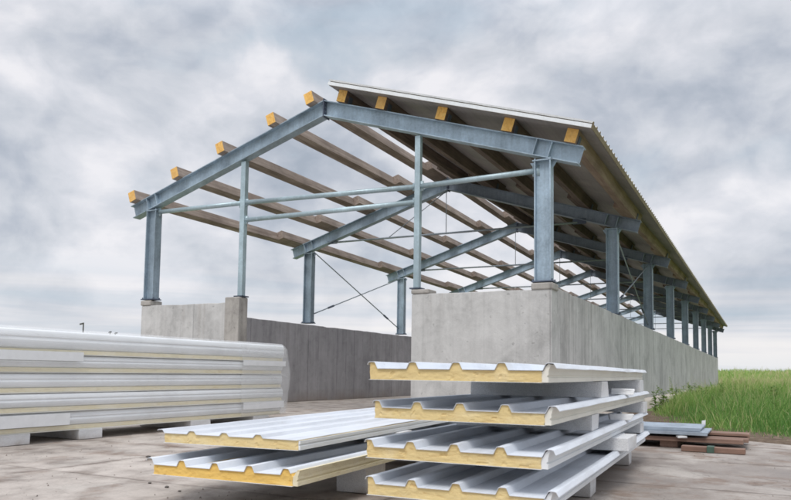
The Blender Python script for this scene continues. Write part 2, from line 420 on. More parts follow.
sub = eb.modifiers.new('Subdivision', 'SUBSURF'); sub.levels = 2; sub.render_levels = 2

def blades(name, pts, h, wd, tint, lean, mat, label):
    """pts (n,3), h, wd, tint per blade -> one mesh of curved three-segment blades"""
    nb = len(pts)
    az = rng.uniform(0, 2 * np.pi, nb); la = rng.uniform(0, 2 * np.pi, nb)
    side = np.stack([np.cos(az), np.sin(az), np.zeros(nb)], 1) * wd[:, None]
    ld = np.stack([np.cos(la), np.sin(la), np.zeros(nb)], 1)
    V = np.empty((nb, 7, 3))
    for k, (t, ww) in enumerate(((0, 1), (.4, .9), (.75, .6))):
        c = pts + ld * (lean * h * t ** 2)[:, None]; c[:, 2] += h * t * (1 - .15 * lean * t)
        V[:, 2 * k] = c - side * ww; V[:, 2 * k + 1] = c + side * ww
    c = pts + ld * (lean * h)[:, None]; c[:, 2] += h * (1 - .18 * lean); V[:, 6] = c
    base = (np.arange(nb) * 7)[:, None]
    q = np.concatenate([base + np.array([[0, 1, 3, 2]]), base + np.array([[2, 3, 5, 4]])], 0)
    t = base + np.array([[4, 5, 6]])
    me = bpy.data.meshes.new(name)
    nv = nb * 7; nl = q.size + t.size; npoly = len(q) + len(t)
    me.vertices.add(nv); me.vertices.foreach_set('co', V.reshape(-1))
    me.loops.add(nl); me.loops.foreach_set('vertex_index', np.concatenate([q.reshape(-1), t.reshape(-1)]).astype(np.int32))
    me.polygons.add(npoly)
    ls = np.concatenate([np.arange(len(q)) * 4, q.size + np.arange(len(t)) * 3]).astype(np.int32)
    me.polygons.foreach_set('loop_start', ls)
    me.update(calc_edges=True); me.validate()
    at = me.attributes.new('tint', 'FLOAT', 'POINT'); at.data.foreach_set('value', np.repeat(tint, 7).astype(np.float32))
    me.materials.append(mat)
    o = bpy.data.objects.new(name, me); COL.objects.link(o)
    return o

# right-hand field: many tall blades close by, coarser tufts further off
def fieldpts(n, d0, d1, a0, a1, pw):
    d = (d0 ** pw + rng.uniform(0, 1, n) * (d1 ** pw - d0 ** pw)) ** (1 / pw)
    a = np.radians(rng.uniform(a0, a1, n))                       # bearing from +Y toward +X, about (3, -11)
    return 3.07 + d * np.sin(a), -11.2 + d * np.cos(a), d
parts = []
for n_, d0, d1, pw, hs, ws in ((64000, 9.5, 26, 1.25, .52, .0055), (46000, 24, 60, 1.1, .66, .013), (30000, 55, 150, 1.0, .75, .04)):
    x, y, d = fieldpts(n_, d0, d1, -14, 16, pw)
    bx = np.array([p[0] for p in inner]); by = np.array([p[1] for p in inner])
    yb = np.interp(x, bx, by, left=6.0, right=-3.6)
    keep = ((x > .55 + rng.uniform(0, .25, n_)) | (y > 49.5)) & (y > yb + rng.normal(.3, .25, n_)) & (x > -6)
    cl = 1.35 * np.array([mnoise.noise(Vector((a * .9, b_ * .5, 3.1))) for a, b_ in zip(x, y)])
    c2 = np.array([mnoise.noise(Vector((a * .13, b_ * .09, 9.1))) for a, b_ in zip(x, y)])
    keep &= rng.uniform(0, 1, n_) < .78 + .6 * cl
    zg = np.array([ground_z(a, b_) for a, b_ in zip(x, y)])
    edgef = np.clip((y - yb) / 2.2, .28, 1)
    wallf = np.where(y < 50, np.clip(.22 + (x - .5) / 1.5, .22, 1), 1)
    h = wallf * hs * (.62 + .5 * rng.uniform(0, 1, n_) + .55 * cl + .25 * c2) * edgef
    ti = np.clip(.42 + .55 * c2 + .35 * cl + rng.normal(0, .16, n_) + .12 * np.clip(d / 60, 0, 1), 0, 1)
    ti = np.where(rng.uniform(0, 1, n_) < .09, rng.uniform(.8, 1, n_), ti)
    w_ = ws * rng.uniform(.6, 1.5, n_)
    stalk = rng.uniform(0, 1, n_) < .045
    h = np.where(stalk, h * rng.uniform(1.3, 1.75, n_), h); ti = np.where(stalk, rng.uniform(.82, 1, n_), ti); w_ = np.where(stalk, w_ * .6, w_)
    k = keep & (h > .05)
    parts.append((np.stack([x, y, zg - .02], 1)[k], h[k], w_[k], ti[k]))
P4 = [np.concatenate([p[i] for p in parts]) for i in range(4)]
lean = rng.uniform(.05, .65, len(P4[0]))
go = blades('grass', P4[0], P4[1], P4[2], P4[3], lean, M['grass_blade'], '')
tag(go, 'tall wild green grass growing on the field beside the long wall', None, None, 'stuff')

# taller leafy weeds standing out of the grass beside the wall
def weed(x, y, h, label, seed, spike=False):
    grp = 'weeds out in the field grass' if 'field grass' in label else ('weeds along the foot of the long wall' if 'one of several' in label else 'tall weeds beside the long wall')
    r = random.Random(seed)
    root = empty('weed', (x, y, 0), r.uniform(0, 6), label, 'weed', grp)
    lv = MB()
    for s in range(r.randint(2, 4)):
        a = r.uniform(0, 6.28); ln = r.uniform(.04, .22) * h
        p = Vector((r.uniform(-.05, .05), r.uniform(-.05, .05), 0)); top = h * r.uniform(.7, 1)
        prev = p; st = MB()
        for k in range(1, 6):
            t = k / 5
            q = p + Vector((math.cos(a) * ln * t * t, math.sin(a) * ln * t * t, top * t))
            st.tube(prev, q, .006 * (1.15 - t * .8), 5, r2=.006 * (1.15 - (t + .2) * .75)); prev = q
            for j in range(5 if t < .95 else 9):
                la = r.uniform(0, 6.28); L = r.uniform(.09, .21) * (1.15 - .6 * t) * (1.2 if not spike else .7); el = r.uniform(-.2, .9)
                d = Vector((math.cos(la) * math.cos(el), math.sin(la) * math.cos(el), math.sin(el)))
                sd = d.cross(Vector((0, 0, 1))).normalized() * L * .2
                o_ = q - Vector((0, 0, r.uniform(0, top / 5)))
                lv.add([o_, o_ + d * L * .45 + sd, o_ + d * L - Vector((0, 0, L * .2)), o_ + d * L * .45 - sd], [[0, 1, 2, 3]])
        st.build('stem', M['weed_stem'], root)
    lo = lv.build('leaves', M['weed_leaf'], root)
    at = lo.data.attributes.new('tint', 'FLOAT', 'POINT')
    at.data.foreach_set('value', np.repeat(rng.uniform(0, 1, len(lv.v) // 4), 4).astype(np.float32))
weeds = [(.95, 9.6, .86, 'tallest upright weed with a thin spike against the long concrete wall', 1, True),
         (.85, 6.5, .62, 'bushy weed nearest the stacked panels, rooted at the foot of the long wall', 2, False),
         (1.15, 7.8, .6, 'leafy weed just left of the tallest spike, in front of the long wall', 3, False),
         (1.3, 5.7, .42, 'low dark weed at the corner where yard, wall and grass meet', 4, False),
         (1.25, 11.5, .7, 'slender weed just right of the tallest spike by the long wall', 5, True),
         (1.1, 15.5, .62, 'weed halfway along the visible foot of the long wall', 6, False),
         (1.3, 20.5, .62, 'farthest dark weed standing by the pale footing near the wall end', 7, False),
         (2.1, 6.3, .5, 'broad leafy weed in the grass directly behind the white offcut on the boards', 8, False)]
spots = [(.82, 8.3, .55), (.9, 10.6, .66), (.95, 12.6, .6), (1.0, 14.2, .7), (.95, 17.6, .6), (1.0, 23.5, .66), (1.2, 27.5, .7), (1.7, 9.2, .62), (2.0, 11.8, .7), (2.6, 8.4, .6), (3.0, 6.4, .55), (3.4, 10.5, .7), (4.0, 7.6, .62), (3.3, 4.2, .5), (2.6, 3.6, .46), (4.6, 5.2, .55)]
for i, (x_, y_, h_) in enumerate(spots):
    side_ = 'against the foot of the long wall' if i < 7 else 'out in the field grass'
    weed(x_, y_, h_, 'leafy green weed growing ' + side_ + ', one of several alike', 40 + i, i % 4 == 1)
for wv in weeds: weed(*wv)

# ----------------------------------------------------------------------------- the shed
W = 8.57; XR, XL, XA = 0.0, -8.57, -4.21
BAY, NF = 6.0, 9
SL = .3165                                   # roof slope (rise / run)
ZU = 5.68                                    # underside of the rafters at the ridge
def zu(x): return ZU - SL * abs(x - XA)
ca = 1 / math.sqrt(1 + SL * SL); sa = SL * ca
RH = .285                                    # rafter depth
RV = RH / ca
shed = empty('unfinished_shed', (XA, 0, 0), 0, 'long unfinished shed of grey steel frames on concrete walls, only right slope roofed', 'building')
def part(mb, name, mats, bevel=0, parent=None, label=None):
    p = parent or shed
    o = mb.build(name, mats, p, bevel)
    if p is shed: o.matrix_parent_inverse = Matrix.Translation(-Vector((XA, 0, 0)))
    elif p.parent is shed: o.matrix_parent_inverse = Matrix.Translation(-p.location)
    if label: o['label'] = label
    return o

def at_shed(src, name, off, parent=None):
    o = src.copy(); o.name = name; COL.objects.link(o)
    if parent is not None:
        o.parent = parent
    o.location = Vector(src.location) + Vector(off) if parent is None or parent is shed else src.location
    return o

# columns (web in the plane of the frame) with base plates, each with its own frame
for side, X in ((1, XR), (-1, XL)):
    for k in range(NF):
        Y = k * BAY
        zb = 2.32 if k == 0 else (2.27 if side > 0 else 2.22)
        m_ = MB(); m_.isec((X, Y, zb + .02), (0, 0, zu(X) - .014 - zb - .02), (0, 1, 0), (1, 0, 0), .185, .27, .020, .013)
        # cap plate and haunch gussets
        m_.box(X - .165, X + .165, Y - .10, Y + .10, zu(X) - .034 - .02, zu(X) - .036)
        for s in (-1, 1):
            m_.prism([(0, 0), (.09, 0), (0, -.13)] if s > 0 else [(0, 0), (0, -.13), (-.09, 0)], (X + s * .137, Y - .008, zu(X) - .056), (1, 0, 0), (0, 0, 1), (0, .016, 0))
        c_ = part(m_, 'column', M['galvanised'])
        bp = MB(); bp.box(X - .175, X + .175, Y - .125, Y + .125, zb, zb + .02)
        for sx in (-1, 1):
            for sy in (-1, 1):
                bp.tube((X + sx * .155, Y + sy * .085, zb + .02), (X + sx * .155, Y + sy * .085, zb + .05), .014, 6)
        b_ = bp.build('base_plate', M['galvanised_dark'], c_)

# rafters, one each side per frame, with stiffeners, ridge plate and bolts
for k in range(NF):
    Y = k * BAY
    for side in (1, -1):
        xe = .60 if side > 0 else -9.13
        run = abs(xe - XA)
        d = Vector((side * ca, 0, -sa)); up = Vector((side * sa, 0, ca))
        a = Vector((XA + side * .012, Y, ZU + RV / 2 - .012 * SL))
        m_ = MB()
        # ends are cut plumb at the ridge, square at the eave
        x, y, tf, t = .10, RH / 2, .016, .012 / 2
        prof = [(-x, -y), (x, -y), (x, -y + tf), (t, -y + tf), (t, y - tf), (x, y - tf), (x, y), (-x, y), (-x, y - tf), (-t, y - tf), (-t, -y + tf), (-x, -y + tf)]
        if side < 0: prof = prof
        right = Vector((0, 1, 0))
        L = run / ca
        va = []; vb = []
        for px, py in prof:
            sh = py * SL                                     # plumb cut
            va.append(a + right * px + up * py - d * (-sh) * 1.0 * 1 + d * 0)
            vb.append(a + right * px + up * py + d * L)
        n_ = len(prof)
        va = [Vector((XA + side * .012, v.y, v.z + (v.x - (XA + side * .012)) * SL * side)) for v in va]
        fs = [[i, (i + 1) % n_, n_ + (i + 1) % n_, n_ + i] for i in range(n_)]
        fs.append(list(range(n_))[::-1]); fs.append(list(range(n_, 2 * n_)))
        if side < 0: fs = [f[::-1] for f in fs]
        m_.add(va + vb, fs)
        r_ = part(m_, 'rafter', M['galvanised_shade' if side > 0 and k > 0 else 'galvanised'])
        xc = XR if side > 0 else XL
        for q in (-.125, .125):
            cx_ = xc + q
            c0 = Vector((cx_, Y, zu(cx_) + RV / 2))
            for s in (-1, 1):
                st = MB(); st.obox(c0 + Vector((0, s * .053, 0)), d, (0, 1, 0), up, .007, .045, RH / 2 - .018)
                st.build('stiffener', M['galvanised'], r_)
    pl = MB(); pl.box(XA - .011, XA + .011, Y - .105, Y + .105, ZU - .03, ZU + RV + .03)
    for zz in (.07, .15, .23):
        for s in (-1, 1): pl.tube((XA - .035, Y + s * .06, ZU + zz), (XA + .035, Y + s * .06, ZU + zz), .013, 6)
    part(pl, 'ridge_plate', M['galvanised_dark'])

# purlins: five lines each slope, one length per bay, lapped beside one another over the frames
PW, PH = .165, .222
LX = [-8.98, -7.78, -6.57, -5.31, -4.43]
RX = [-3.80, -2.97, -1.79, -.59, .45]
for li, X in enumerate(LX + RX):
    side = -1 if X < XA else 1
    d = Vector((side * ca, 0, -sa)); up = Vector((side * sa, 0, ca))
    for k in range(NF - 1):
        o0 = 0 if k == 0 else (.167 if side < 0 else -.167)
        x = X + o0
        y0 = (-.21 if side < 0 else -.145) - random.uniform(0, .025) if k == 0 else k * BAY - 1.08 + random.uniform(-.12, .12)
        y1 = (k + 1) * BAY + (.5 + random.uniform(-.1, .12) if k < NF - 2 else .45)
        c = Vector((x, 0, zu(x) + RV)) + up * (PH / 2 + .004)
        m_ = MB()
        cap0 = 1 if k == 0 else 0
        pw = PW / 2 if k else .0945
        m_.prism([(-pw, -PH / 2), (pw, -PH / 2), (pw, PH / 2), (-pw, PH / 2)], Vector((c.x, y0, c.z)), d, up, (-o0, y1 - y0, -abs(o0) * SL), 0, cap0, 0)
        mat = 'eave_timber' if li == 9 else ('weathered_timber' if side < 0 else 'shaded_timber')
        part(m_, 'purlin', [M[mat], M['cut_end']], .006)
# steel cleats holding the purlins on the first frames
for k in range(4):
    for X in LX + RX:
        side = -1 if X < XA else 1
        d = Vector((side * ca, 0, -sa)); up = Vector((side * sa, 0, ca))
        x = X + side * (.0945 + .008) * ca; Y = k * BAY
        c = Vector((x, Y, zu(x) + RV))
        m_ = MB(); m_.obox(c + up * .075, d, (0, 1, 0), up, .006, .06, .075); m_.obox(c + d * .045 + up * .005, d, (0, 1, 0), up, .045, .06, .005)
        part(m_, 'cleat', M['galvanised_dark'])

# wind posts and door header tubes in the gable
for X, w_ in ((-6.125, .112), (-2.25, .105)):
    m_ = MB(); h = w_ / 2
    m_.box(X - h, X + h, -h, h, 2.32, zu(X) - .03)
    m_.prism([(-h, zu(X - h) - 2.3 - .032), (-h, zu(X) - 2.3 - .036), (h, zu(X) - 2.3 - .036), (h, zu(X + h) - 2.3 - .032)], (X, -h + .02, 2.3), (1, 0, 0), (0, 0, 1), (0, w_ - .04, 0)) if False else None
    p_ = part(m_, 'post', M['bright_tube'], .008)
    bp = MB(); bp.box(X - h - .05, X + h + .05, -h - .05, h + .05, 2.30, 2.322); bp.build('base_plate', M['galvanised_dark'], p_)
def tube_part(name, a, b, r, mat, n=12, ends=.0):
    m_ = MB(); m_.tube(a, b, r, n)
    if ends:
        d = (Vector(b) - Vector(a)).normalized()
        for e, s in ((a, 1), (b, -1)):
            e = Vector(e); m_.obox(e - d * s * .012, d, (0, 1, 0), d.cross(Vector((0, 1, 0))), .06, .012, ends)
    o = part(m_, name, M[mat])
    for p in o.data.polygons:
        if len(p.vertices) == 4: p.use_smooth = True
    return o
tube_part('girt', (-8.43, 0, 4.225), (-6.185, 0, 4.205), .046, 'bright_tube', 12, .09)
tube_part('girt', (-6.065, 0, 4.205), (-2.305, 0, 4.125), .046, 'bright_tube', 12, .07)
tube_part('girt', (-2.195, 0, 4.125), (-.137, 0, 4.155), .046, 'bright_tube', 12, .09)
tube_part('door_header', (-6.065, 0, 3.85), (-2.305, 0, 3.85), .046, 'bright_tube', 12, .08)
# tie rods with hangers inside the hall, on every frame but the first
for k in range(1, NF):
    Y = k * BAY
    tube_part('tie_rod', (-7.75, Y, 4.53), (-.82, Y, 4.53), .026, 'rod_steel', 8)
    for s, X in ((-1, -7.8), (1, -.77)):
        m_ = MB(); m_.obox((X, Y, (zu(X) + 4.52) / 2), (1, 0, 0), (0, 1, 0), (0, 0, 1), .16, .012, (zu(X) - 4.46) / 2 + .0); part(m_, 'knee_bracket', M['galvanised_dark'])
    tube_part('hanger_rod', (XA - .06, Y, 4.53), (XA - .06, Y, ZU), .011, 'rod_steel', 6)
# cross bracing in the second bay of both long sides
for X in (XL, XR):
    for (ya, za), (yb, zb) in (((6.22, 4.34), (11.8, 2.42)), ((6.2, 2.5), (11.8, 4.22))):
        o = tube_part('brace_rod', (X, ya, za), (X, yb, zb), .017, 'rod_steel', 6)
        d = Vector((0, yb - ya, zb - za)).normalized(); t = .18 if zb > za else .82
        c = Vector((X, ya, za)).lerp(Vector((X, yb, zb)), t)
        tb = MB(); tb.tube(c - d * .16, c + d * .16, .032, 8); tb.build('turnbuckle', M['galvanised_dark'], o)
# thin wires hanging near the ridge and a diagonal in the second frame
tube_part('hanger_rod', (-4.27, 6.0, 5.66), (-6.0, 6.0, 4.53), .011, 'rod_steel', 6)

# roof panels: ribbed sandwich panels from ridge to eave, laid side by side along the shed
TC, RIB = .062, .04
def sheet_profile(crests, width, left_lip=True, right_lip=True, RIB=None):
    RIB = RIB or globals()['RIB']
    pts = []
    for i, c in enumerate(crests):
        seg = [(c - .037, TC), (c - .020, TC + RIB * .93), (c - .011, TC + RIB), (c + .011, TC + RIB), (c + .020, TC + RIB * .93), (c + .037, TC)]
        if i == 0 and left_lip: seg = [(c - .026, TC + RIB * .55)] + seg[1:]
        if i == len(crests) - 1 and right_lip: seg = seg[:5] + [(c + .034, TC + .012)]
        pts += seg
    if not right_lip: pts.append((width, TC))
    return pts
def thick(pts, t=.003):
    return pts + [(x, z + t) for x, z in pts[::-1]]
def foam_profile(pts, f0, f1):
    def hz(x):
        if x <= pts[0][0]: return pts[0][1]
        for (xa, za), (xb, zb) in zip(pts, pts[1:]):
            if xa <= x <= xb: return za + (zb - za) * (x - xa) / (xb - xa)
        return TC
    top = [(f0, hz(f0) - .0015)] + [(x, z - .0015) for x, z in pts if f0 < x < f1] + [(f1, hz(f1) - .0015)]
    return [(f0, .0025), (f1, .0025)] + top[::-1]
XE0, XE1 = -3.96, .83
TC, RIB = .078, .032
ups = Vector((sa, 0, ca)); ds = Vector((ca, 0, -sa)); LR = (XE1 - XE0) / ca
def roof_base(x): return zu(x) + RV + PH / ca + .006
pts = sheet_profile([0, .25, .5, .75, 1.0], 1.0)
mb_t = MB()
mb_t.prism(thick(pts), (0, 0, 0), (0, 1, 0), ups, ds * LR, 0)
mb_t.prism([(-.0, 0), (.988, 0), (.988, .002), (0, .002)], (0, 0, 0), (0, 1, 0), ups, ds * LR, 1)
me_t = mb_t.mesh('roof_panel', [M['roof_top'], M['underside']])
mb_f = MB(); mb_f.prism(foam_profile(pts, .003, .985), ds * .004, (0, 1, 0), ups, ds * (LR + .004), 0)
TC, RIB = .062, .037
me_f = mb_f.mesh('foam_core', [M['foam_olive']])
for i in range(49):
    o = bpy.data.objects.new('roof_panel', me_t); COL.objects.link(o); o.parent = shed
    o.location = Vector((XE0 - XA, -.31 + i * .994, roof_base(XE0) + (i % 2) * .0015))
    f_ = bpy.data.objects.new('foam_core', me_f); COL.objects.link(f_); f_.parent = o
# white edge flashing closing the front side of the first panel
m_ = MB(); m_.prism([(0, -.003), (LR, -.003), (LR, .058), (0, .058)], (XE0, -.362, roof_base(XE0)), ds, ups, (0, .010, 0))
m_.prism([(0, .074), (LR, .074), (LR, .104), (0, .104)], (XE0, -.356, roof_base(XE0)), ds, ups, (0, .004, 0), 1)
part(m_, 'verge_flashing', [M['sheet_white'], M['roof_top']])

# concrete walls
def wall(name, x0, x1, y0, y1, z0, z1, mat, bevel=.012):
    m_ = MB(); r = random.Random(x0 * 7 + y1)
    along_y = (y1 - y0) > (x1 - x0); Lg = (y1 - y0) if along_y else (x1 - x0)
    ns = max(8, int(Lg / .22)); vs = []
    for i in range(ns + 1):
        t = i / ns
        for (a, z) in ((0, z0), (1, z0), (1, z1), (0, z1)):
            jz = (r.uniform(-.007, .004) - (r.uniform(.0, .022) if r.random() < .08 else 0)) if z == z1 else 0
            if along_y: vs.append((x0 + (x1 - x0) * a, y0 + Lg * t, z + jz))
            else: vs.append((x0 + Lg * t, y0 + (y1 - y0) * a, z + jz))
    fs = [[0, 1, 2, 3], [ns * 4 + 3, ns * 4 + 2, ns * 4 + 1, ns * 4]]
    for i in range(ns):
        for k in range(4):
            a, b2 = i * 4 + k, i * 4 + (k + 1) % 4; fs.append([b2, a, a + 4, b2 + 4])
    if not along_y: fs = [f[::-1] for f in fs]
    m_.add(vs, fs); o = part(m_, name, M[mat], bevel)
    import bmesh
    bm = bmesh.new(); bm.from_mesh(o.data); bmesh.ops.recalc_face_normals(bm, faces=bm.faces); bm.to_mesh(o.data); bm.free()
    return o
# right long wall: outer leaf / inner leaf share one body; left long wall's colour darkened to carry its indoor shade
wall('long_wall', -.15, .16, .21, 48.2, 0, 2.25, 'concrete_long')
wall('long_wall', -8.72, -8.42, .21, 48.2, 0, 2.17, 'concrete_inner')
wall('gable_wall', -2.28, .163, -.15, .207, 0, 2.20, 'concrete_gable')
wall('gable_wall', -8.70, -6.38, -.13, .207, 0, 2.19, 'concrete_gable')
for x0, x1, y0, z1 in ((-.165, .19, -.17, 2.30), (-2.29, -1.95, -.165, 2.28), (-8.72, -8.43, -.15, 2.30)):
    z0 = z1 - .13
    m_ = MB()
    if x0 > -1 or x0 < -8: m_.box(x0, x1, y0, .19, 2.19, z1)
    else: m_.box(x0, x1, y0, .17, 2.203, z1)
    part(m_, 'pedestal', M['concrete_rough'], .02)
m_ = MB(); m_.box(-6.383, -6.03, -.185, .10, 0, 2.29); part(m_, 'pedestal', M['concrete_rough'], .02)
# footing along the outside of the long wall
m_ = MB()
vsr = []
for j in range(49):
    y = .3 + j
    e = .30 + random.uniform(-.03, .05); t = .10 + random.uniform(-.02, .03)
    vsr += [(.155, y, t + .13), (e, y, t + .08), (e + .05, y, -.02)]
fs = [[j * 3 + k, (j * 3 + k + 1), (j + 1) * 3 + k + 1, (j + 1) * 3 + k] for j in range(48) for k in range(2)]
m_.add(vsr, fs); part(m_, 'footing', M['concrete_footing'])

# ----------------------------------------------------------------------------- loose sandwich panels
def panel(name, corner, ang, length, label, crests=(0, .25, .5, .75, 1.0), f0=-.012, f1=.955, rlip=True, foam_mat='foam_yellow', sheet='sheet_blue', edge='edge_cream', under='sheet_white', seed=1):
    """corner = right front bottom corner; panel reaches 1 m to its left and `length` back"""
    r = random.Random(seed)
    root = empty('sandwich_panel', corner, ang, label, 'panel', 'sandwich panels on the yard')
    X0 = -1.0
    pts = sheet_profile(list(crests), f1, True, rlip, None if rlip else .021)
    m_ = MB(); prof = thick(pts); npf = len(prof); NS = 22; vs = []
    for a in range(NS + 1):
        y = -.010 + (length + .010) * a / NS
        for q, (px, pz) in enumerate(prof):
            wv = .0022 * mnoise.noise(Vector((px * 3.1, y * 1.7, seed * 3.3))) + .0016 * mnoise.noise(Vector((px * 9, y * 5, seed)))
            lip = .007 * mnoise.noise(Vector((px, y * 2.3, seed * 1.7))) if (px < -.02 or px > 1.02) else 0
            vs.append((X0 + px + lip, y + (.004 * mnoise.noise(Vector((px * 6, 0, seed))) if a == 0 else 0), pz + wv * min(1, a / 2) + lip * .5))
    fs = [[a * npf + q, a * npf + (q + 1) % npf, (a + 1) * npf + (q + 1) % npf, (a + 1) * npf + q] for a in range(NS) for q in range(npf)]
    fs = [f[::-1] for f in fs]
    fs.append(list(range(npf))); fs.append([NS * npf + q for q in range(npf)][::-1])
    m_.add(vs, [f[::-1] for f in fs]); m_.build('top_sheet', M[sheet], root)
    # foam: the cut front face is subdivided and slightly ragged
    m_ = MB(); NXF, NZF = 120, 7
    fp = foam_profile(pts, f0, f1)[2:][::-1]                     # the top line, left to right
    def topz(x):
        for (xa, za), (xb, zb) in zip(fp, fp[1:]):
            if xa <= x <= xb: return za + (zb - za) * (x - xa) / max(1e-9, xb - xa)
        return fp[-1][1]
    vs = []
    for a in range(NXF + 1):
        x = f0 + (f1 - f0) * a / NXF; tz = topz(x)
        for c_ in range(NZF + 1):
            z = .0025 + (tz - .0025) * c_ / NZF
            q = mnoise.noise(Vector((x * 34 + seed * 9, z * 60, seed))) * .0025 + mnoise.noise(Vector((x * 7 + seed * 5, z * 18, seed + 4))) * .004
            if c_ in (0, NZF): q = abs(q) * .6
            if mnoise.noise(Vector((x * 21 + seed * 3, z * 38, 8 + seed))) > .5: q += .005
            vs.append((X0 + x + (r.uniform(-.004, .002) if a == 0 else (r.uniform(-.002, .004) if a == NXF else 0)), q, z))
    st_ = NZF + 1
    fs = [[a * st_ + c_, (a + 1) * st_ + c_, (a + 1) * st_ + c_ + 1, a * st_ + c_ + 1] for a in range(NXF) for c_ in range(NZF)]
    ring = [a * st_ for a in range(NXF + 1)] + [NXF * st_ + c_ for c_ in range(1, NZF + 1)] + [a * st_ + NZF for a in range(NXF - 1, -1, -1)] + [c_ for c_ in range(NZF - 1, 0, -1)]
    b0 = len(vs)
    vs += [(vs[q][0], length - .006, vs[q][2]) for q in ring]
    nr = len(ring)
    fs += [[ring[(q + 1) % nr], ring[q], b0 + q, b0 + (q + 1) % nr] for q in range(nr)]
    fs.append([b0 + q for q in range(nr)][::-1])
    m_.add(vs, fs); fo = m_.build('foam_core', M[foam_mat], root)
    m_ = MB()
    lo = [(f0 - .006, 0), (f1 + .004, 0), (f1 + .004, .002), (f0 - .006, .002)]
    m_.prism(lo, (X0, -.006, 0), (1, 0, 0), (0, 0, 1), (0, length + .006, 0)); m_.build('bottom_sheet', M[under], root)
    if edge:
        m_ = MB()
        e0 = f1 + .001
        w_ = .034 if rlip else .012
        prof = [(e0, .003), (e0 + w_, .003), (e0 + w_, .026), (e0 + w_ - .007, .030), (e0 + w_ - .007, .037), (e0 + w_, .041), (e0 + w_, TC - .004)]
        if rlip: prof += [(e0 + w_ + .012, TC + RIB * .85), (e0 + w_, TC + RIB - .003), (e0 + .022, TC + RIB * .6), (e0 + .008, TC - .003)]
        m_.prism(prof + [(e0, TC - .004)],
                 (X0, .004, 0), (1, 0, 0), (0, 0, 1), (0, length - .012, 0)); m_.build('edge_strip', M[edge], root)
    return root
T = math.radians(1.88)
stackc = [((2.132, -7.659, .81), 'white panel with yellow foam core, topmost of the right-hand stack of four'),
          ((2.128, -7.591, .592), 'ribbed panel with yellow foam core, second from the top in the stack of four'),
          ((2.138, -7.691, .383), 'ribbed panel with yellow foam core, third from the top in the stack of four'),
          ((2.154, -7.702, .184), 'ribbed panel with yellow foam core, lowest of the stack of four')]
for i, (c, l) in enumerate(stackc):
    panel('', c, T + random.uniform(-.003, .003), 4.28, l, seed=i, edge='edge_cream' if i < 2 else 'sheet_white')
panel('', (.632, -7.787, .193), math.radians(3.57), 4.2, 'ribbed panel with bright orange foam, lower of the two beside the stack of four', f0=.03, f1=1.04, foam_mat='foam_orange', edge='foam_pale', seed=11)
# the side of the lower panel shows bare foam over a folded metal lip: pale strip
panel('', (.54, -7.59, .372), math.radians(5.14), 4.2, 'flat-looking white panel with a cut-off rib, upper of the two beside the stack of four', crests=(0, .25, .5, .75), f0=.035, f1=1.03, rlip=False, edge='sheet_white', sheet='sheet_grey', seed=12)

# white foam spacers between the panels and under them
def block(name, x0, x1, y0, y1, z0, z1, label, ang=0, mat='bead_foam', grp='white foam spacer blocks', bev=.004):
    cx_, cy_ = (x0 + x1) / 2, (y0 + y1) / 2
    hx, hy = (x1 - x0) / 2, (y1 - y0) / 2
    m_ = MB()
    # slightly uneven block, cut by hand
    r = random.Random(label)
    j = lambda: r.uniform(-.006, .006)
    vs = [(sx * hx + j(), sy * hy + j(), z) for z in (z0, z1) for sx, sy in ((-1, -1), (1, -1), (1, 1), (-1, 1))]
    m_.add(vs, [[3, 2, 1, 0], [4, 5, 6, 7], [0, 1, 5, 4], [1, 2, 6, 5], [2, 3, 7, 6], [3, 0, 4, 7]])
    o = m_.build(name, M[mat], None, bev); o.location = (cx_, cy_, 0); o.rotation_euler = (0, 0, ang)
    return tag(o, label, 'spacer block', grp)
tt = TC + RIB + .003
def between(i, x0, x1, y0, y1, label):
    block('foam_spacer', x0, x1, y0, y1, stackc[i][0][2] + tt + .001, stackc[i - 1][0][2] - .001, label, T)
between(1, 1.12, 2.08, -6.12, -5.85, 'long white spacer under the topmost panel of the stack of four, nearer one')
between(1, 1.05, 2.02, -3.95, -3.62, 'white spacer under the topmost panel of the stack of four, at the far end')
between(2, 1.12, 2.07, -6.42, -6.15, 'white spacer between second and third panel of the stack of four, nearer one')
between(2, 1.05, 2.03, -3.75, -3.50, 'white spacer between second and third panel of the stack of four, at the far end')
between(3, 1.15, 2.17, -5.62, -5.12, 'wide white spacer above the lowest panel of the stack of four, sticking out sideways')
between(3, 1.05, 2.0, -3.8, -3.55, 'white spacer above the lowest panel of the stack of four, at the far end')
block('foam_spacer', 1.0, 1.99, -6.1, -5.84, .001, .183, 'white support block on the ground under the stack of four, nearer one', T)
block('foam_spacer', .95, 1.93, -4.1, -3.86, .001, .183, 'white support block on the ground under the stack of four, far end', T)
block('foam_spacer', .34, .58, -6.78, -6.45, .001, .192, 'white support block under the orange foam panel, nearer one', T * 2)
block('foam_spacer', -.45, .40, -4.4, -4.1, .001, .192, 'white support block under the orange foam panel, at the far end', T * 2)
block('foam_spacer', -.30, .47, -6.05, -5.8, .193 + tt + .001, .371, 'thin white spacer between orange foam panel and flat white panel, nearer one', T * 2)
block('foam_spacer', -.60, .30, -4.2, -3.95, .193 + tt + .001, .371, 'thin white spacer between orange foam panel and flat white panel, far end', T * 2)
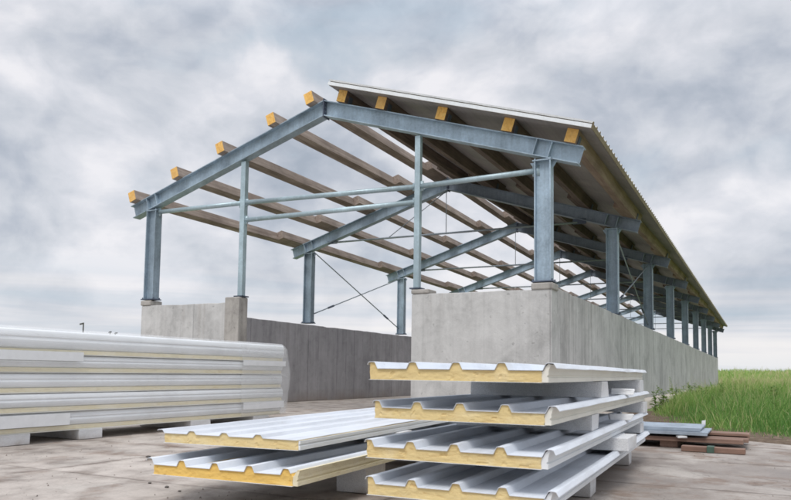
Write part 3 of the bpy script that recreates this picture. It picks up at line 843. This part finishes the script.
# small offcuts of foam left on the panel ribs
def offcut(x, y, z, s, label, ang=.3, h=1.0):
    m_ = MB(); r = random.Random(label)
    vs = [(sx * s * r.uniform(.8, 1.2), sy * s * .6 * r.uniform(.8, 1.2), zz * s * h * r.uniform(.85, 1.15)) for zz in (0, .5) for sx, sy in ((-1, -1), (1, -1), (1, 1), (-1, 1))]
    for k in range(4): vs[k] = (vs[k][0], vs[k][1], 0)
    m_.add(vs, [[3, 2, 1, 0], [4, 5, 6, 7], [0, 1, 5, 4], [1, 2, 6, 5], [2, 3, 7, 6], [3, 0, 4, 7]])
    o = m_.build('foam_offcut', M['foam_white'], None, .004); o.location = (x, y, z); o.rotation_euler = (0, 0, ang)
    tag(o, label, 'foam scrap', 'scraps of white foam')
offcut(2.03, -5.0, .592 + tt, .10, 'white foam scrap lying on the second panel of the stack of four')
offcut(2.02, -5.0, .383 + tt, .09, 'white foam scrap lying on the third panel of the stack of four')

# ----------------------------------------------------------------------------- the wrapped bundle on the left
YB0, YB1 = -7.9, -1.22
XF = -4.16
bun = empty('wrapped_panel_bundle', (-4.7, -4.5, 0), 0, 'long bundle of stacked white and cream panels wrapped in clear plastic film', 'bundle')
def bpart(mb, name, mats, bevel=0, parent=None):
    o = mb.build(name, mats, parent or bun, bevel)
    if parent is None: o.matrix_parent_inverse = Matrix.Translation(-Vector((-4.7, -4.5, 0)))
    return o
lay = [(1.0, 1.28), (.79, .995), (.562, .785), (.343, .557), (.12, .338)]
for i, (z0, z1) in enumerate(lay):
    h = z1 - z0; sh = random.uniform(-.012, .012)
    x1 = XF + sh; x0 = x1 - 1.06
    y1 = YB1 + random.uniform(-.03, .03)
    fz = z0 + .012; ft = z0 + .058
    m_ = MB()
    # folded metal edge: two shallow steps above the foam
    hh = z1 - .004 - (ft + .002); prof = [(x0, ft + .002)]
    for q in range(15):                                          # softly rounded folded edge with one shallow seam
        t = q / 14; bul = math.sin(math.pi * min(1, max(0, t))) ** .45
        seam = -.012 * math.exp(-((t - .55) / .06) ** 2)
        prof.append((x1 - .034 + .034 * bul + seam, ft + .002 + hh * t))
    prof.append((x0, z1 - .004))
    m_.prism(prof, (0, YB0, 0), (1, 0, 0), (0, 0, 1), (0, y1 - YB0, 0))
    p_ = bpart(m_, 'panel_pair', M['sheet_white'], 0)
    m_ = MB(); m_.prism([(x0 + .01, fz), (x1 - .022, fz), (x1 - .022, ft), (x0 + .01, ft)], (0, YB0 + .01, 0), (1, 0, 0), (0, 0, 1), (0, y1 - YB0 - .02, 0)); m_.build('foam_core', M['foam_pale'], p_)
    m_ = MB(); m_.box(x0, x1 - .004, YB0, y1, z0, z0 + .01); m_.build('bottom_sheet', M['edge_cream'], p_)
# film: draped shell along the face and over the top, bulging beyond the far end
def shell(ylist, xo, name, mat):
    vs = []; nprof = 0
    for y, bl, sq in ylist:
        prof = []
        zs = [.14, .25, .36, .48, .58, .70, .80, .92, 1.02, 1.12, 1.2, 1.25, 1.285, 1.30]
        for z in zs:
            bulge = .012 * math.sin(z * 29 + y * 1.3) + .016 * math.sin(z * 11 + y * .7)
            t = max(0, (z - 1.16) / .14)
            prof.append((XF + xo + .018 + bulge * .6 - .10 * t * t - sq, y + bl * (1 - ((z - .72) / .62) ** 2), z if z < 1.28 else z + .004))
        for xx in (-.3, -.55, -.8, -1.02): prof.append((XF + xx, y + bl * .05, 1.312 + .006 * math.sin(y * 2 + xx * 9)))
        for z in (1.25, .9, .5, .14): prof.append((XF - 1.10, y + bl * .3, z))
        nprof = len(prof); vs += prof
    fs = [[j * nprof + k, j * nprof + k + 1, (j + 1) * nprof + k + 1, (j + 1) * nprof + k] for j in range(len(ylist) - 1) for k in range(nprof - 1)]
    m_ = MB(); m_.add(vs, fs)
    o = bpart(m_, name, M[mat])
    for p in o.data.polygons: p.use_smooth = True
    return o
ylist = [(YB0 - .05 + i * .22, 0, 0) for i in range(30)]
ylist = [q for q in ylist if q[0] < -1.35] + [(-1.30, .02, 0), (-1.22, .10, .0), (-1.18, .13, .03), (-1.16, .14, .10), (-1.15, .145, .3), (-1.15, .145, .6), (-1.15, .145, .95)]
shell(ylist, 0, 'wrap_film', 'film')
yl2 = [(-2.36 + i * .11, 0, 0) for i in range(10)] + [(-1.30, .03, 0), (-1.20, .11, 0), (-1.165, .145, .04), (-1.15, .155, .12), (-1.14, .16, .5)]
shell(yl2, .012, 'end_wrap', 'film_thick')
def tape(y0, y1, z0, z1):
    m_ = MB(); m_.box(XF + .034, XF + .038, y0, y1, z0, z1); bpart(m_, 'tape_strip', M['tape_white'])
tape(YB0, -5.30, .93, 1.035); tape(YB0, -5.45, .19, .325)
tape(-2.33, -1.22, .925, 1.01); tape(-2.30, -1.24, .235, .345)
for i, (y0, y1) in enumerate(((-7.6, -7.15), (-6.55, -5.92), (-5.28, -4.95), (-3.4, -3.0), (-2.0, -1.6))):
    block('foam_spacer', XF - 1.0, XF + .0, y0, y1, .001, .118,
          ['white support block under the wrapped bundle, out at the left edge', 'white support block under the wrapped bundle, lower left corner of the photo', 'white support block under the wrapped bundle, second visible from the left', 'white support block under the wrapped bundle, behind the upper white panel', 'white support block under the wrapped bundle, beneath its far end'][i])

# ----------------------------------------------------------------------------- boards lying at the edge of the grass
def board(x0, x1, y0, y1, z0, z1, label, mat='board_timber', ang=0.0, cat='board', grp='boards lying by the grass', name='wooden_board'):
    m_ = MB(); cx_, cy_ = (x0 + x1) / 2, (y0 + y1) / 2
    hx, hy = (x1 - x0) / 2, (y1 - y0) / 2
    r = random.Random(label); nseg = 6
    vs = []
    for s in range(nseg + 1):
        x = -hx + 2 * hx * s / nseg; w = r.uniform(-.004, .004); b_ = r.uniform(-.003, .003)
        vs += [(x, -hy + w, z0), (x, hy + w, z0), (x, hy + w, z1 + b_), (x, -hy + w, z1 + b_)]
    fs = [[0, 1, 2, 3], [nseg * 4 + 3, nseg * 4 + 2, nseg * 4 + 1, nseg * 4]]
    for s in range(nseg):
        for k in range(4):
            a, b2 = s * 4 + k, s * 4 + (k + 1) % 4; fs.append([b2, a, a + 4, b2 + 4])
    m_.add(vs, [f[::-1] for f in fs])
    o = m_.build(name, M[mat], None, .004); o.location = (cx_, cy_, 0); o.rotation_euler = (0, 0, ang)
    return tag(o, label, cat, grp)
board(.9, 1.15, -2.2, -.7, .001, .078, 'hidden cross bearer under the brown boards, left one', 'board_timber', .02)
board(1.98, 2.18, -1.95, -.6, .001, .078, 'dark cross bearer under the brown boards, near their right end', 'board_timber', -.03)
bl = ['front edge board of the brown pile, lying under the grey sheets', 'second brown board from the front, sticking out to the right of the grey sheets', 'third brown board from the front, beside the grass', 'rearmost brown board of the pile, against the grass']
for i in range(4):
    board(.75 + .05 * i, 2.95 - random.uniform(0, .09), -2.02 + i * .30, -1.75 + i * .30, .08, .125 + random.uniform(-.006, .008), bl[i], 'board_timber', random.uniform(-.012, .012))
board(1.5, 2.93, -1.50, -1.18, .135, .165, 'upper brown board with a worn end, right of the grey sheets', 'board_timber', .015)
board(2.24, 2.9, -2.36, -2.20, .001, .058, 'short red-brown board lying on the yard in front of the pile', 'red_board', -.02)
m_ = MB(); m_.box(-.04, .035, -.088, .088, .058, .066); m_.box(-.04, .035, -.094, -.086, .0, .066)
o = m_.build('strap', M['green_strap']); o.location = (2.55, -2.285, .001); tag(o, 'dark green strip wrapped over the short red-brown board', 'strap')
def tin(x0, x1, y0, y1, z, label, ang):
    m_ = MB(); n_ = 24; pts = []
    for i in range(n_ + 1):
        pts.append((y0 + (y1 - y0) * i / n_, .010 * (1 if (i // 2) % 2 == 0 else -1)))
    poly = pts + [(a, b2 + .006) for a, b2 in pts[::-1]]
    m_.prism(poly, (x0, 0, z), (0, 1, 0), (0, 0, 1), (x1 - x0, 0, 0))
    m_.box(x0, x1, y0 - .006, y0, z - .022, z + .012)
    o = m_.build('grey_sheet', M['grey_sheet']); o.rotation_euler = (0, 0, 0)
    tag(o, label, 'metal sheet', 'grey sheets on the boards')
tin(.7, 2.50, -2.06, -1.25, .185, 'lower blue-grey ribbed sheet lying on the brown boards', 0)
tin(.6, 2.42, -1.98, -1.1, .225, 'upper blue-grey ribbed sheet lying on top of the brown boards', 0)
offcut(2.40, -1.15, .235, .022, 'small white scrap standing upright on the grey sheets', .2, 5)
offcut(2.22, -2.06, .125, .05, 'pale scrap at the front edge of the brown boards', .5)

# pebbles on the yard
for i, (x, y, s) in enumerate(((-2.23, -6.06, .021), (-1.02, -7.21, .013), (-.78, -7.28, .015), (-.58, -7.36, .011))):
    m_ = MB(); r = random.Random(i)
    rings = [(0, .55), (.35, 1), (.75, .8), (1.0, .3)]
    vs = []
    for z, rr in rings:
        for k in range(8):
            a = 2 * math.pi * k / 8; q = s * rr * r.uniform(.75, 1.2); vs.append((q * math.cos(a) * 1.3, q * math.sin(a), s * .9 * z))
    fs = [[j * 8 + k, j * 8 + (k + 1) % 8, (j + 1) * 8 + (k + 1) % 8, (j + 1) * 8 + k] for j in range(3) for k in range(8)] + [list(range(8))[::-1], list(range(24, 32))]
    m_.add(vs, fs); o = m_.build('pebble', M['stone_dark']); o.location = (x, y, -.004)
    for p in o.data.polygons: p.use_smooth = True
    tag(o, ['dark pebble left of the flat white panel, by the wrapped bundle', 'leftmost of the three pebbles before the orange foam panel', 'largest and middle pebble of the three before the orange foam panel', 'rightmost of the three pebbles before the orange foam panel'][i], 'stone', 'dark pebbles on the yard')

# loose grit and crumbs lying on the slabs
gv = MB(); rr = random.Random(5)
for i in range(2600):
    x_ = rr.uniform(-5, 4.2); y_ = -8.6 + abs(rr.gauss(0, 3.6))
    if mnoise.noise(Vector((x_ * .9, y_ * .9, 2))) + rr.uniform(-.4, .4) < .1: continue
    if y_ > -.3 and not (-5.9 < x_ < -2.4): continue
    s_ = .0025 + .008 * rr.random() ** 3; a = rr.uniform(0, 3.14); e = rr.uniform(.6, 1)
    c1_, s1_ = math.cos(a) * s_, math.sin(a) * s_
    gv.add([(x_ + c1_, y_ + s1_, -.005), (x_ - s1_ * e, y_ + c1_ * e, -.005), (x_ - c1_, y_ - s1_, -.005), (x_ + s1_ * e, y_ - c1_ * e, -.005), (x_ + c1_ * .2, y_ + s1_ * .2, s_ * .8)], [[0, 1, 4], [1, 2, 4], [2, 3, 4], [3, 0, 4]])
plain('grit', (.24, .21, .185), .9, 0, .7, 14)
o = gv.build('grit', M['grit']); tag(o, 'loose grit and crumbs scattered over the yard slabs', kind='stuff')

# far things seen over the wrapped bundle
def bearing(px, dist):
    t = (px - 395.5) / 714.56; yw = math.radians(27.105)
    r = Vector((math.cos(yw), math.sin(yw), 0)); f = Vector((-math.sin(yw), math.cos(yw), 0))
    return Vector((3.0743, -11.21, 0)) + (f + r * t) * dist
def pole(px, dist, h, label, arm):
    p = bearing(px, dist)
    root = empty('utility_pole', p, math.radians(27), label, 'pole', 'far poles on the horizon')
    m_ = MB(); m_.tube((0, 0, -.6), (0, 0, h), .08, 8, r2=.055); m_.build('shaft', M['pole_dark'], root)
    m_ = MB(); m_.obox((arm, 0, h - .1), (1, 0, .25), (0, 1, 0), (0, 0, 1), .17, .05, .06); m_.build('crossarm', M['pole_dark'], root)
pole(83, 62, 4.75, 'far dark pole with a bent top, above the wrapped bundle at left', -.15)
pole(110, 80, 4.95, 'thin far pole right of the bent one, just clearing the wrapped bundle', .0)
pole(115.5, 82, 4.95, 'rightmost of the far poles peeping over the wrapped bundle', .05)
p = bearing(95, 78)
root = empty('field_hut', p, math.radians(27), 'low dark roof of a far hut peeping over the wrapped bundle', 'hut')
m_ = MB(); m_.box(-.7, .7, -.6, .6, -.5, 4.1); m_.build('wall', M['roof_far'], root)
m_ = MB(); m_.prism([(-.85, 4.1), (.85, 4.1), (.4, 4.55), (-.7, 4.42)], (0, -.7, 0), (1, 0, 0), (0, 0, 1), (0, 1.4, 0)); m_.build('roof', M['pole_dark'], root)

# ----------------------------------------------------------------------------- sky, sun
w = bpy.data.worlds.new('World'); sc.world = w; w.use_nodes = True
nt = w.node_tree; nt.nodes.clear(); n = N(nt)
out = n.node('ShaderNodeOutputWorld'); bg = n.node('ShaderNodeBackground'); nt.links.new(bg.outputs[0], out.inputs[0])
SUN = Vector((.16, -.62, .95)).normalized()
sky = n.node('ShaderNodeTexSky', sky_type='NISHITA'); sky.sun_disc = False
sky.sun_elevation = math.asin(SUN.z); sky.sun_rotation = math.atan2(SUN.x, SUN.y)
D = n.node('ShaderNodeTexCoord').outputs['Generated']
x, y, z = n.xyz(D)
zc = n.math('ADD', n.math('MAXIMUM', z, 0), .26)
u = n.math('DIVIDE', x, zc); v = n.math('DIVIDE', y, zc)
uv = n.comb(u, v, 0)
wv = n.noise(n.comb(n.math('ADD', u, 5.1), n.math('ADD', v, 2.7), 0), 1.1, 2, .5)
uw = n.comb(n.math('ADD', u, n.math('MULTIPLY', wv, .55)), n.math('ADD', v, n.math('MULTIPLY', wv, .35)), 1.7)
c1 = n.noise(uw, 1.25, 5, .56, 0)
def dcoord(dz):
    v_ = n.comb(n.math('MULTIPLY', x, 3.0), n.math('MULTIPLY', y, 3.0), n.math('MULTIPLY', n.math('ADD', z, dz), 4.6))
    wn = n.node('ShaderNodeTexNoise'); n.put(wn.inputs['Vector'], v_); wn.inputs['Scale'].default_value = 1.6; wn.inputs['Detail'].default_value = 4
    a_ = n.node('ShaderNodeVectorMath', operation='MULTIPLY_ADD'); n.put(a_.inputs[0], wn.outputs['Color']); a_.inputs[1].default_value = (.42, .42, .3); n.put(a_.inputs[2], v_)
    return a_.outputs[0]
def lump(dz):
    v_ = dcoord(dz)
    base = n.noise(v_, 1.25, 7, .56, 0)
    if dz: return base
    global lbase; lbase = base
    def vor(sc_):
        q = n.node('ShaderNodeTexVoronoi', feature='F1'); n.put(q.inputs['Vector'], v_)
        q.inputs['Scale'].default_value = sc_
        return q.outputs['Distance']
    pf = n.math('ADD', n.math('MULTIPLY', vor(2.1), .55), n.math('MULTIPLY', vor(4.7), .45))
    return n.math('ADD', base, n.math('MULTIPLY', n.math('SUBTRACT', .42, pf), .34))
l0 = lump(0); l1 = lump(.03)
f = n.math('ADD', n.math('ADD', n.math('MULTIPLY', l0, .68), n.math('MULTIPLY', c1, .30)), .006)
f = n.math('ADD', f, n.math('MULTIPLY', n.math('SUBTRACT', lbase, l1), .30))
MASSES = [(-45.8, 23.1, 7, -0.075), (-50.8, 23.4, 5, -0.03), (-51.9, 17.4, 6, 0.075), (-55.6, 12.7, 5, -0.05), (-55.6, 23.4, 6, 0.03), (-31.6, 25.1, 5, 0.045), (-25.4, 27.0, 6, -0.035), (-8.0, 22.5, 8, 0.02), (-10.3, 15.6, 7, -0.045), (-4.4, 18.7, 5, 0.03), (-35.2, 22.4, 5, 0.03), (-52.5, 8.5, 5, 0.02)]
# broad darker and lighter cloud masses, each round a direction of the sky
def mass(az, el, rad, amp, f):
    a, e = math.radians(az), math.radians(el)
    dv = n.node('ShaderNodeVectorMath', operation='DOT_PRODUCT'); n.put(dv.inputs[0], D)
    dv.inputs[1].default_value = (math.sin(a) * math.cos(e), math.cos(a) * math.cos(e), math.sin(e))
    c = math.cos(math.radians(rad))
    t = n.math('DIVIDE', n.math('SUBTRACT', dv.outputs['Value'], c), 1 - c, clamp=True)
    t = n.math('MULTIPLY', t, n.math('ADD', .35, n.math('MULTIPLY', c1, 1.3)))
    return n.math('ADD', f, n.math('MULTIPLY', t, amp))
for q in MASSES: f = mass(*q, f)
cloud = n.ramp(f, [(.31, S(170, 179, 192)), (.395, S(191, 197, 208)), (.46, S(208, 212, 220)), (.525, S(222, 224, 231)), (.61, S(242, 241, 245))])
bl = n.noise(n.comb(n.math('MULTIPLY', x, 2.2), n.math('MULTIPLY', y, 2.2), n.math('MULTIPLY', z, 4.4)), 1.3, 5, .55, .3)
cloud = n.mix(n.math('MULTIPLY', n.ramp(bl, [(.53, 0), (.66, .4)]), n.ramp(f, [(.44, 1), (.56, .15)])), cloud, S(184, 203, 218))
# near the horizon: long flat bands with pale blue gaps
hb = n.noise(n.comb(n.math('MULTIPLY', x, 1.3), n.math('MULTIPLY', y, 1.3), n.math('MULTIPLY', z, 30)), 1.0, 5, .5, .5)
band = n.ramp(hb, [(.40, S(192, 207, 220)), (.48, S(211, 217, 226)), (.54, S(231, 231, 236)), (.62, S(246, 243, 243))])
hm = n.ramp(z, [(.035, 1), (.16, 0)])
col = n.mix(n.math('MULTIPLY', hm, .9), cloud, band)
haze = n.ramp(z, [(.0, 1), (.035, 0)])
col = n.mix(n.math('MULTIPLY', haze, .6), col, S(222, 229, 236))
up = n.node('ShaderNodeVectorMath', operation='SCALE'); n.put(up.inputs[0], col)
n.put(up.inputs['Scale'], n.ramp(z, [(.42, .485), (.85, 1)])); up_gain = 21.0
g2 = n.node('ShaderNodeVectorMath', operation='SCALE'); n.put(g2.inputs[0], up.outputs[0]); g2.inputs['Scale'].default_value = up_gain
mix = n.mix(.95, sky.outputs[0], g2.outputs[0])
nt.links.new(mix, bg.inputs[0]); bg.inputs[1].default_value = .1

sl = bpy.data.lights.new('sun', 'SUN'); sl.energy = 1.6; sl.angle = math.radians(22); sl.color = (1, .965, .91)
so = bpy.data.objects.new('sun', sl); COL.objects.link(so)
so.rotation_euler = (-SUN).to_track_quat('-Z', 'Y').to_euler(); so.location = (-10, -15, 20)

# ----------------------------------------------------------------------------- camera
yaw, pitch, roll = math.radians(27.10487), math.radians(4.16928), math.radians(.819)
fw = Vector((-math.sin(yaw) * math.cos(pitch), math.cos(yaw) * math.cos(pitch), math.sin(pitch)))
r = Vector((math.cos(yaw), math.sin(yaw), 0)); u_ = r.cross(fw)
r2 = r * math.cos(roll) + u_ * math.sin(roll); u2 = u_ * math.cos(roll) - r * math.sin(roll)
cam = bpy.data.cameras.new('camera'); co = bpy.data.objects.new('camera', cam); COL.objects.link(co)
mt = Matrix((r2, u2, -fw)).transposed().to_4x4(); mt.translation = (3.0743, -11.21, .8544); co.matrix_world = mt
cam.sensor_width = 36; cam.lens = 714.56 / 791 * 36; cam.shift_y = 69.949 / 791
cam.clip_start = .05; cam.clip_end = 5000
cam.dof.use_dof = True; cam.dof.focus_distance = 8.0; cam.dof.aperture_fstop = 5.6
sc.camera = co

sc.view_settings.view_transform = 'Standard'; sc.view_settings.look = 'None'; sc.view_settings.exposure = 0
sc.cycles.max_bounces = 7; sc.cycles.transparent_max_bounces = 10
sc.cycles.filter_width = 1.7
